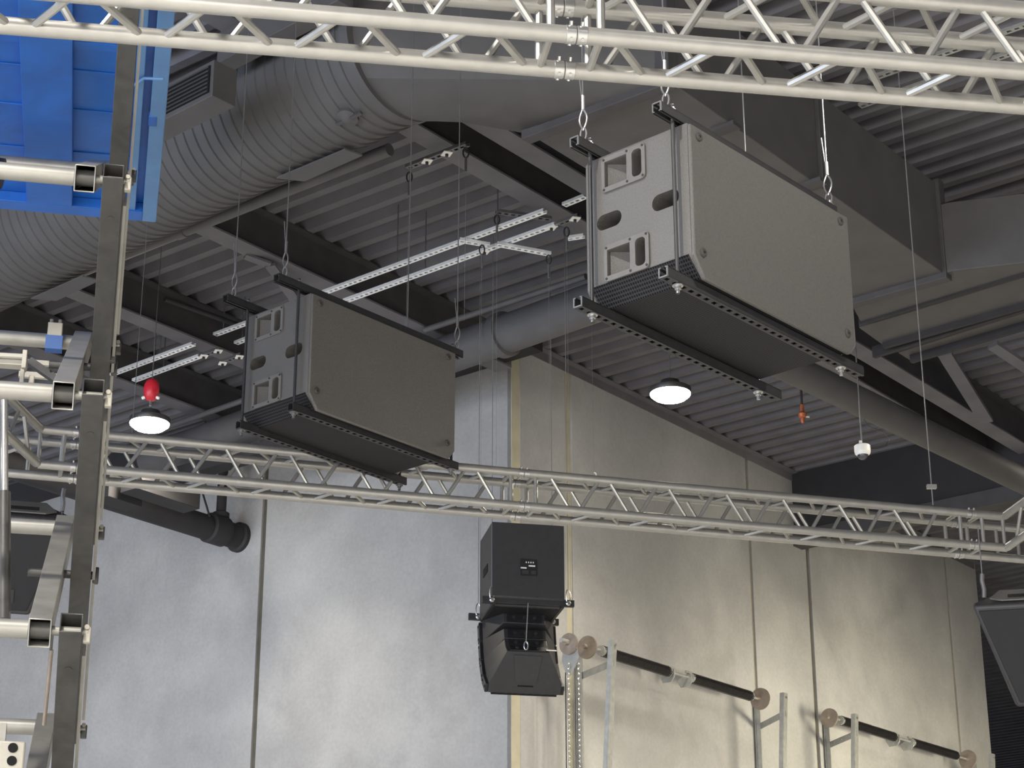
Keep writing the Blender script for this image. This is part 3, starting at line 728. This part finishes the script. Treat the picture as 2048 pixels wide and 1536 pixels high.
MB().path([A, (A+B)/2, B], .0055, 6).build('cable_strand', MAT['bright_steel'], t)
MB().path([B+V((math.sin(k/14*2*math.pi)*.016, 0, -.03+.035*math.cos(k/14*2*math.pi))) for k in range(14)], .006, 6, True).build('quick_link', MAT['bright_steel'], t)

# ------------------------------------------------------------------ two tapered loudspeakers at the frame edges
def wedge(label, pix, Y, flip, yaw, tl, logo):
    # local: face in xz, wide top, narrow bottom, front toward -y; origin at the top corner nearest the frame centre
    P = py_(*pix, Y)
    t = thing('tapered_loudspeaker', label, 'speaker', P, group='tapered loudspeakers under the ring truss')
    Rm = M.Rotation(yaw, 4, 'Z') @ M.Rotation(R(tl), 4, 'X')
    w1, w2, h, d = .66, .26, .60, .38
    s = -1 if flip else 1
    T = lambda x, y, z: P + (Rm @ V((s*x, y, z)))
    a = (w1-w2)/2
    f = [(0, 0), (w1, 0), (w1-a, -h), (a, -h)]
    bk = [(.16, -.03), (w1-.16, -.03), (w1-a-.04, -h+.10), (a+.04, -h+.10)]
    m = MB().add([T(x, 0, z) for x, z in f]+[T(x, .06, z) for x, z in f]+[T(x, d, z) for x, z in bk], [(0, 1, 2, 3), (11, 10, 9, 8)]+[(o_+i, o_+4+i, o_+4+(i+1) % 4, o_+(i+1) % 4) for o_ in (0, 4) for i in range(4)])
    m.build('cabinet', MAT['cabinet_smooth'], t, bevel=.018)
    g = [(.03, -.03), (w1-.03, -.03), (w1-a-.02, -h+.03), (a+.02, -h+.03)]
    MB().prism([T(x, -.012, z) for x, z in g], T(0, .02, 0)-T(0, 0, 0)).build('grille', MAT['grille_cloth'], t, bevel=.006)
    # handle plate on the top end
    hp = MB().prism([T(x, y, .006) for x, y in ((.10, .10), (.16, .05), (.50, .05), (.56, .10), (.50, .26), (.16, .26))], T(0, 0, .008)-T(0, 0, 0)).build('handle_plate', MAT['handle_plastic'], t)
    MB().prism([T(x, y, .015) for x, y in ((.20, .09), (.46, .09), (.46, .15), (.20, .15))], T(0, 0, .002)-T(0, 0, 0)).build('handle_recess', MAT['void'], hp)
    if logo:
        bb = MB().prism([T(x, -.016, z) for x, z in logo], T(0, .006, 0)-T(0, 0, 0)).build('badge', MAT['black_plastic'], t)
        c = sum((V((x, 0, z)) for x, z in logo), V())/4
        MB().prism([T(c.x+x, -.018, c.z+z) for x, z in ((-.014, -.006), (.014, -.006), (.014, .024), (-.014, .024))], T(0, .004, 0)-T(0, 0, 0)).build('badge_mark', MAT['label_white'], bb)
        MB().prism([T(c.x+x, -.018, c.z+z) for x, z in ((-.024, -.020), (.024, -.020), (.024, -.014), (-.024, -.014))], T(0, .004, 0)-T(0, 0, 0)).build('badge_mark', MAT['label_white'], bb)
    for x in (.07, .60):
        c = T(x, .12, .01)
        MB().path([c+V((0, 0, 0)), c+V((.004, 0, .05)), c+V((-.004, 0, .10)), c+V((0, 0, .14))], .013, 8).build('shackle', MAT['wire_dark'], t)
        MB().tube(c+K*.13, c+K*(5.08-c.z), .004, 6).build('cable_strand', MAT['wire_dark'], t)
    return t
wedge('black tapered loudspeaker at the left edge behind the lift, white badge', (148, 1040), 11.2, True, R(14), 34, [(.30, -.44), (.38, -.44), (.38, -.52), (.30, -.52)])
wedge('black tapered loudspeaker at the right edge under the truss corner', (1945, 1212), 11.0, False, R(-12), 30, None)

# ------------------------------------------------------------------ scissor lift
LY = R(-11.5); la = V((math.sin(LY), math.cos(LY), 0)); lc = V((math.cos(LY), -math.sin(LY), 0))
LX0, LZ1, LDZ, LLEN, LIN = -1.631, 5.408, .945, 1.786, .112
def node(kind, far, lev):
    return V((LX0-.011*(lev-1), 7.4, LZ1-LDZ*(lev-1))) + la*(LLEN*far) - lc*(LIN if kind == 'i' else 0)
lift = thing('scissor_lift', 'raised scissor lift with blue platform and grey steel arms at the left edge', 'lift', node('o', 0, 3)-K*3.5)
HS, HH_ = .042, .048
for lev in range(0, 5):
    for kind, f0, f1 in (('o', 0, 1), ('i', 1, 0)):
        for sd in (0, -1):
            off = lc*(sd*1.35) if kind == 'o' else lc*(sd*(1.35-2*LIN))
            P = node(kind, f0, lev)+off; Q = node(kind, f1, lev+1)+off
            d = (Q-P).normalized()
            arm = MB().boxtube(P-d*.05, Q+d*.05, lc, HS, HH_ if kind == 'o' else HH_*1.15, .005)
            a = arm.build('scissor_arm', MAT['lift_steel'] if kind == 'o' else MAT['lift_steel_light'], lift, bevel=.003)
            if sd == 0:
                up = lc.cross(d).normalized()
                if up.z < 0: up = -up
                if kind == 'o':
                    MB().tube(P+d*.16-up*(HH_+.002), P+d*.16-up*(HH_-.004), .016, 12).build('plug_weld', MAT['lift_steel'], a)
                    MB().box((P+Q)/2+lc*(HS+.012)-up*.0, d*((Q-P).length/2-.1), lc*.006, up*.03).build('guard_strip', MAT['lift_steel_light'], a)
                else:
                    MB().tube(Q-d*.14-up*(HH_*1.15+.002), Q-d*.14-up*(HH_*1.15-.004), .014, 12).build('plug_weld', MAT['lift_cream'], a)
for lev in range(0, 5):
    for far in (0, 1):
        P = node('o', far, lev)
        ct = MB().tube(P-lc*(LIN+HS+.002), P-lc*(1.35-LIN), .036, 20).build('cross_tube', MAT['lift_steel_light'], lift)
        MB().tube(P-lc*(LIN-HS+.006), P-lc*(LIN+HS-.006), .034, 20).build('bushing', MAT['lift_steel'], ct)
        pin = MB().tube(P-lc*.19, P+lc*.066, .018, 14).build('pivot_pin', MAT['lift_steel_light'], lift)
        MB().box(P+lc*.060-K*.012, lc*.014, la*.016, K*.030).build('pin_block', MAT['lift_cream'] if far == 0 else MAT['lift_steel'], pin, bevel=.004)
        MB().tube(P+lc*.058+K*.016-la*.02, P+lc*.058+K*.016+la*.0, .010, 8).build('pin_bolt', MAT['lift_cream'], pin)
    mp = (node('o', 0, lev)+node('o', 1, lev+1))/2
    pin = MB().tube(mp-lc*.22, mp+lc*.07, .018, 12).build('pivot_pin', MAT['lift_steel'], lift)
    MB().box(mp+lc*.062, lc*.012, la*.018, K*.034).build('pin_block', MAT['lift_steel'], pin, bevel=.004)
# hydraulic cylinder and its brackets at left
Ylc = 8.3
P = py_(7, 1240, 7.9); Q = py_(8, 985, 7.95); S = py_(8, 770, 8.0)
hc = MB().tube(P, Q, .028, 18).build('cylinder_barrel', MAT['lift_steel'], lift)
MB().tube(Q, S, .017, 14).build('cylinder_rod', MAT['bright_steel'], hc)
P = py_(-40, 720, 8.2); Q = py_(55, 727, 8.2)
bb = MB().box((P+Q)/2, (Q-P)/2, la*.03, K*.022).build('cylinder_bracket', MAT['lift_cream'], lift, bevel=.004)
MB().tube(py_(-40, 708, 8.15), py_(46, 713, 8.15), .012, 10).build('bracket_tube', MAT['lift_cream'], bb)
MB().box(py_(49, 722, 8.15), lc*.010, la*.03, K*.042).build('bracket_lug', MAT['lift_cream'], bb, bevel=.003)
MB().box(py_(44, 755, 8.15), lc*.009, la*.02, K*.035).build('bracket_lug', MAT['lift_cream'], bb, bevel=.003)
A = py_(58, 722, 8.3); B = py_(120, 765, 8.25)
MB().box((A+B)/2, (B-A)/2, la*.02, (B-A).cross(la).normalized()*.016).build('brace_bar', MAT['lift_steel'], lift)
MB().box(py_(63, 762, 8.2), lc*.012, la*.02, K*.02).build('switch_arm', MAT['lift_cream'], lift, bevel=.004)
A = node('o', 1, 1)-lc*.245
blk = MB().box(A+K*.0-la*.06, lc*.035, la*.04, K*.06).build('cable_block', MAT['lift_cream'], lift, bevel=.004)
MB().box(A-K*.045-la*.075, lc*.04, la*.03, K*.035).build('block_cover', MAT['sticker_blue'], blk)
for q in (-.02, .02): MB().tube(A+lc*q-la*.07+K*.05, A+lc*q-la*.07+K*.085, .009, 8).build('bolt_head', MAT['bright_steel'], blk)
A = node('o', 1, 1)-lc*.30-K*.12
MB().box(A, lc*.10, la*.012, K*.012).build('stiffener', MAT['lift_cream'], lift)
MB().box(A-K*.065, lc*.10, la*.012, K*.014).build('stiffener', MAT['lift_cream'], lift)
# lower bracket with holes
P = py_(22, 1512, 7.8)
pb = MB().box(P, lc*.052, la*.008, K*.058).build('punched_plate', MAT['lift_cream'], lift, bevel=.008)
for dz in (.030, -.020): MB().tube(P+K*dz-la*.012+lc*.005, P+K*dz-la*.004+lc*.005, .019, 16).build('punched_hole', MAT['void'], pb)
MB().box(py_(2, 1510, 7.85), lc*.012, la*.03, K*.12).build('bracket_rib', MAT['lift_steel_light'], lift)
A = py_(103, 1300, 8.0); B = py_(88, 1450, 8.2)
MB().tube(A, B, .008, 8).build('hose', MAT['drum_brown'], lift)
# hooked latch on the tall arm
P = py_(222, 710, 8.2)
MB().box(P, lc*.022, la*.015, K*.035).build('safety_latch', MAT['lift_steel'], lift, bevel=.004)
# blue platform underside
ZP = 6.5
PR = pz(312, 445, ZP)
def pc(px, py): q = pz(px, py, ZP)-PR; return q.dot(lc), q.dot(la)
aN = -3.0; cL = -1.75
def pbox(c0, c1, a0, a1, z0, z1, name, m, par, bev=.004):
    c = PR+lc*((c0+c1)/2)+la*((a0+a1)/2); c.z = ZP+(z0+z1)/2
    return MB().box(c, lc*((c1-c0)/2), la*((a1-a0)/2), K*((z1-z0)/2)).build(name, MAT[m], par, bevel=bev)
plat = pbox(cL, 0, aN, 0, .06, .10, 'platform_deck', 'lift_blue', lift)
ce, _ = pc(284, 440)
pbox(ce, 0, aN, 0, .0, .06, 'side_rail', 'lift_blue_pale', plat)
c0, _ = pc(46, 250); c1, _ = pc(145, 250)
pbox(c0, c1, aN, -.1095, .0, .06, 'floor_channel', 'lift_blue', plat)
c0, _ = pc(262, 300); c1, _ = pc(279, 300)
pbox(c0, c1, aN, -.06, .012, .06, 'edge_angle', 'lift_blue_pale', plat)
pbox(cL, ce, -.11, 0, .0, .06, 'end_beam', 'lift_blue', plat)
for yy, th in ((108, .03), (168, .006), (246, .006), (330, .006)):
    _, a0 = pc(220, yy)
    pbox(cL, pc(262, 300)[0], a0-th, a0+th, .03 if th > .01 else .052, .06, 'cross_rib', 'lift_blue', plat, .002)
_, a0 = pc(300, 168)
MB().path([PR+lc*(ce-.16)+la*(a0+.06)+K*.0, PR+lc*(ce-.10)+la*(a0+.055), PR+lc*(ce-.07)+la*(a0+.0), PR+lc*(ce-.04)+la*(a0-.05), PR+lc*(ce+.05)+la*(a0-.06)], .008, 8).build('bent_hose', MAT['lift_blue_pale'], plat)
_, a0 = pc(300, 242)
pbox(ce-.005, ce+.035, a0-.05, a0+.05, -.004, .03, 'rail_notch', 'lift_blue', plat)
MB().tube(py_(0, 345, 8.6)-lc*.05, py_(6, 348, 8.6), .075, 20).build('pulley', MAT['black_metal'], lift)

# ------------------------------------------------------------------ high bay lamps
def lamp(P, label, dia=.40):
    t = thing('high_bay_lamp', label, 'lamp', P, group='lit high bay lamps')
    r = dia/2
    MB().lathe(P, K, [(r*.96, .0), (r, .012), (r, .05), (r*.8, .06), (r*.55, .075), (r*.45, .13), (r*.2, .14)], 36).build('housing', MAT['lamp_housing'], t)
    MB().lathe(P-K*.06, K, [(r*.05, -.012), (r*.4, -.006), (r*.75, .012), (r*.95, .045), (r*.97, .06)], 36).build('lens', MAT['lamp_glow'], t)
    MB().tube(P+K*.13, P+K*(ZC-.004-P.z), .006, 6).build('hanging_chain', MAT['wire_dark'], t)
    return t
lamp(LAMP_A, 'glowing round lamp hanging below the right subwoofer')
lamp(LAMP_B, 'glowing round lamp hanging at left above the far truss')

# ------------------------------------------------------------------ small hanging things
P = py_(303, 780, 16.6)
t = thing('cord_reel', 'red oval cord reel hanging above the left lamp', 'reel', P)
prof = []
for k in range(13):
    a = -math.pi/2+math.pi*k/12; prof.append((.070*math.cos(a)**.8 if math.cos(a) > .001 else .001, .105*math.sin(a)))
MB().lathe(P, K, prof, 24).build('reel_shell', MAT['red_plastic'], t)
for s in (-1, 1): MB().lathe(P+V((s*.05, -.02, -.075)), V((s, 0, -.4)), [(.012, 0), (.016, .015), (.012, .03)], 10).build('side_lug', MAT['white_plastic'], t)
MB().tube(P-K*.10, P-K*.15, .012, 8).build('hook', MAT['bright_steel'], t)
MB().tube(P+K*.10, P+K*(ZC-P.z), .004, 6).build('cable_strand', MAT['wire_dark'], t)
plumb('long thin cable crossing in front of the red cord reel down to the far truss', (293, 470), 7.35, 868, .0022, 'wire_dark', eye=False, top=ZC-.004)
P = py_(1605, 832, 19.0)
t = thing('fire_sprinkler', 'small orange sprinkler fitting below the roof right of the right lamp', 'sprinkler', P)
MB().lathe(P, K, [(.012, -.075), (.022, -.05), (.02, -.02), (.038, -.01), (.045, .02), (.02, .05), (.02, .12)], 14).build('fitting', MAT['orange_brass'], t)
MB().tube(P, P+V((.07, 0, -.01)), .012, 8).build('outlet_arm', MAT['galvanised'], t)
MB().tube(P+K*.1, P+K*(ZC-P.z), .012, 8).build('drop_pipe', MAT['dark_paint'], t)
P = py_(1725, 903, 16.5)
t = thing('dome_camera', 'white dome security camera hanging from a rod at right', 'camera', P)
MB().lathe(P, K, [(.052, -.035), (.066, -.02), (.070, .0), (.070, .05), (.060, .058)], 28).build('housing', MAT['white_plastic'], t)
MB().lathe(P-K*.028, -K, [(.050, 0), (.046, .018), (.036, .034), (.020, .044), (.003, .048)], 24).build('dome', MAT['smoked_dome'], t)
br = MB().box(P+K*.075-V((.012, 0, 0)), V((.012, 0, 0)), V((0, .012, 0)), K*.022).build('mount_bracket', MAT['white_plastic'], t)
MB().tube(P+K*.06, P+K*(ZC-P.z), .007, 8).build('drop_rod', MAT['wire_dark'], t)
q = [(1727, 838), (1735, 852), (1755, 860), (1770, 866), (1778, 880), (1772, 892), (1755, 897), (1740, 897)]
MB().path([py_(*a, 16.5) for a in q], .004, 6).build('loop_cable', MAT['black_plastic'], t)
P = hk.location.copy(); MB().path([P+V((math.sin(k/8*math.pi)*.02, 0, .02*math.cos(k/8*math.pi)-.02)) for k in range(9)], .006, 6).build('wire_hook', MAT['white_plastic'], hk)

# ------------------------------------------------------------------ sectional door spring gear on the right wall
cw = W.dot(CORNER)
def pw(px, py, off): return pl(px, py, W, cw-off)
def disc(P, r, th, m, parent, name='cable_drum'):
    return MB().lathe(P-U*(th/2), U, [(.02, -.05), (.02, -.004), (r*.45, 0), (r, 0), (r, th*.2), (r*.9, th*.4), (r, th*.6), (r, th*.7), (r*.3, th), (.02, th*1.2)], 28).build(name, MAT[m], parent)
def gear(label, wheelL, sp1, sp2, drumR, uprights, chain, offs=.34):
    A = pw(*sp1[0], offs)
    t = thing('door_spring_gear', label, 'door hardware', A, group='overhead door spring assemblies')
    Q = pw(*sp2[1], offs)
    MB().tube(A-U*.30, Q+U*.35, .014, 12).build('shaft', MAT['galvanised'], t)
    for a, b in (sp1, sp2):
        P0 = pw(*a, offs); P1 = pw(*b, offs)
        L = (P1-P0).length; d = (P1-P0).normalized(); x = d.cross(K).normalized(); y = x.cross(d)
        turns = int(L/.021); pts = [P0+d*(L*i/(turns*10)) + (x*math.cos(2*math.pi*i/10)+y*math.sin(2*math.pi*i/10))*.046 for i in range(turns*10+1)]
        s = MB().path(pts, .0115, 5).build('torsion_spring', MAT['spring_black'], t)
        MB().tube(P0-d*.03, P1+d*.03, .036, 14).build('spring_core', MAT['spring_black'], s)
        for c in (P0, P1): MB().lathe(c, d, [(.03, -.035), (.052, -.03), (.052, .02), (.03, .025)], 12).build('spring_cone', MAT['galvanised'], s)
    m1 = pw(*sp1[1], offs); m2 = pw(*sp2[0], offs); md = (m1+m2)/2
    for c in (m1+U*.05, m2-U*.05):
        pb = MB().prism([c+W*.05+K*.03-U*.003, c-W*.05+K*.03-U*.003, c-W*.05-K*.05-U*.003, c-W*.01-K*.10-U*.003, c+W*.10-K*.10-U*.003, c+W*.14-K*.02-U*.003], U*.006).build('centre_bracket', MAT['galvanised'], t, bevel=.003)
        MB().box(c+K*.05-U*.0, U*.05, W*.012, K*.012).build('winding_lug', MAT['galvanised'], pb)
    for q, r in wheelL: disc(pw(*q, offs), r, .035, 'drum_brown', t)
    for q, r in drumR: disc(pw(*q, offs), r, .035, 'drum_brown', t)
    if chain:
        c = pw(1140, 1308, offs)
        MB().prism([c+W*.08-U*.0+K*.10, c-W*.08+K*.10, c-W*.10-K*.05, c-W*.02-K*.20, c+W*.05-K*.2, c+W*.10-K*.05], U*.006).build('chain_guard', MAT['galvanised'], t)
        for px, rr in ((1137, 0), (1157, 0)):
            c0 = pw(px, 1332, offs); links = MB()
            for i in range(60):
                p = c0-K*(i*.05)
                a1, a2 = (U, W) if i % 2 else (W, U)
                links.path([p+a1*(.011*math.sin(k/8*2*math.pi))+K*(.030*math.cos(k/8*2*math.pi)) for k in range(8)], .0045, 4, True)
            links.build('hand_chain', MAT['bright_steel'], t, kind='stuff')
        c0 = pw(1131, 1345, offs-.03)
        MB().tube(c0, c0-K*3, .006, 6).build('pull_cord', MAT['black_metal'], t)
        MB().tube(pw(1122, 1280, offs), pw(1142, 1285, offs), .022, 12).build('shaft_end', MAT['galvanised'], t)
    for (tx, ty, post, top, bw) in uprights:
        # wall post, outer track and the horizontal bracket between them
        pp = pw(post, ty+50, .03)
        pbt = V((pp.x, pp.y, 0))
        wp = MB().box((pp+K*.2+pbt)/2, U*.045, W*.012, K*((pp.z+.2)/2)).build('wall_angle', MAT['galvanised'], t)
        MB().box((pp+K*.2+pbt)/2-U*.04-W*.03, U*.005, W*.03, K*((pp.z+.2)/2)).build('angle_leg', MAT['galvanised'], wp)
        T = pw(tx, ty, top); Bm = V((T.x, T.y, 0))+W*(top*.75)
        d = (Bm-T); tr = MB().box((T+Bm)/2, U*.038, W*.01, d/2).build('door_track', MAT['galvanised'], t)
        for s in (-1, 1): MB().box((T+Bm)/2+U*(s*.036)+W*.02, U*.005, W*.022, d/2).build('track_lip', MAT['galvanised'], tr)
        MB().tube(T-K*.05-W*.012, T-K*.05-W*.02, .012, 8).build('bolt_head', MAT['bright_steel'], tr)
        bz = T-K*.22; e = V((pp.x, pp.y, bz.z-.02))
        brk = MB().box((bz+e)/2, (bz-e)/2, U*.004, K*.035).build('track_bracket', MAT['galvanised'], t)
        for f in (.25, .5, .75): MB().tube(e+(bz-e)*f-U*.008, e+(bz-e)*f+U*.008, .009, 8).build('bolt_head', MAT['bright_steel'], brk)
gear('galvanised overhead door spring gear with hand chain right of the middle speaker',
     [((1138, 1288), .105), ((1175, 1295), .115)], ((1204, 1302), (1336, 1343)), ((1382, 1356), (1500, 1392)), [((1521, 1398), .12)],
     [(1228, 1280, 1158, .62, 1), (1570, 1386, 1515, .62, 1)], True)
gear('galvanised overhead door spring gear at the lower right, partly cut by the frame',
     [((1659, 1436), .11)], ((1682, 1441), (1788, 1474)), ((1824, 1485), (1912, 1511)), [((1936, 1519), .12)],
     [(1712, 1428, 1654, .62, 1), (1986, 1508, 1950, .62, 1)], False)
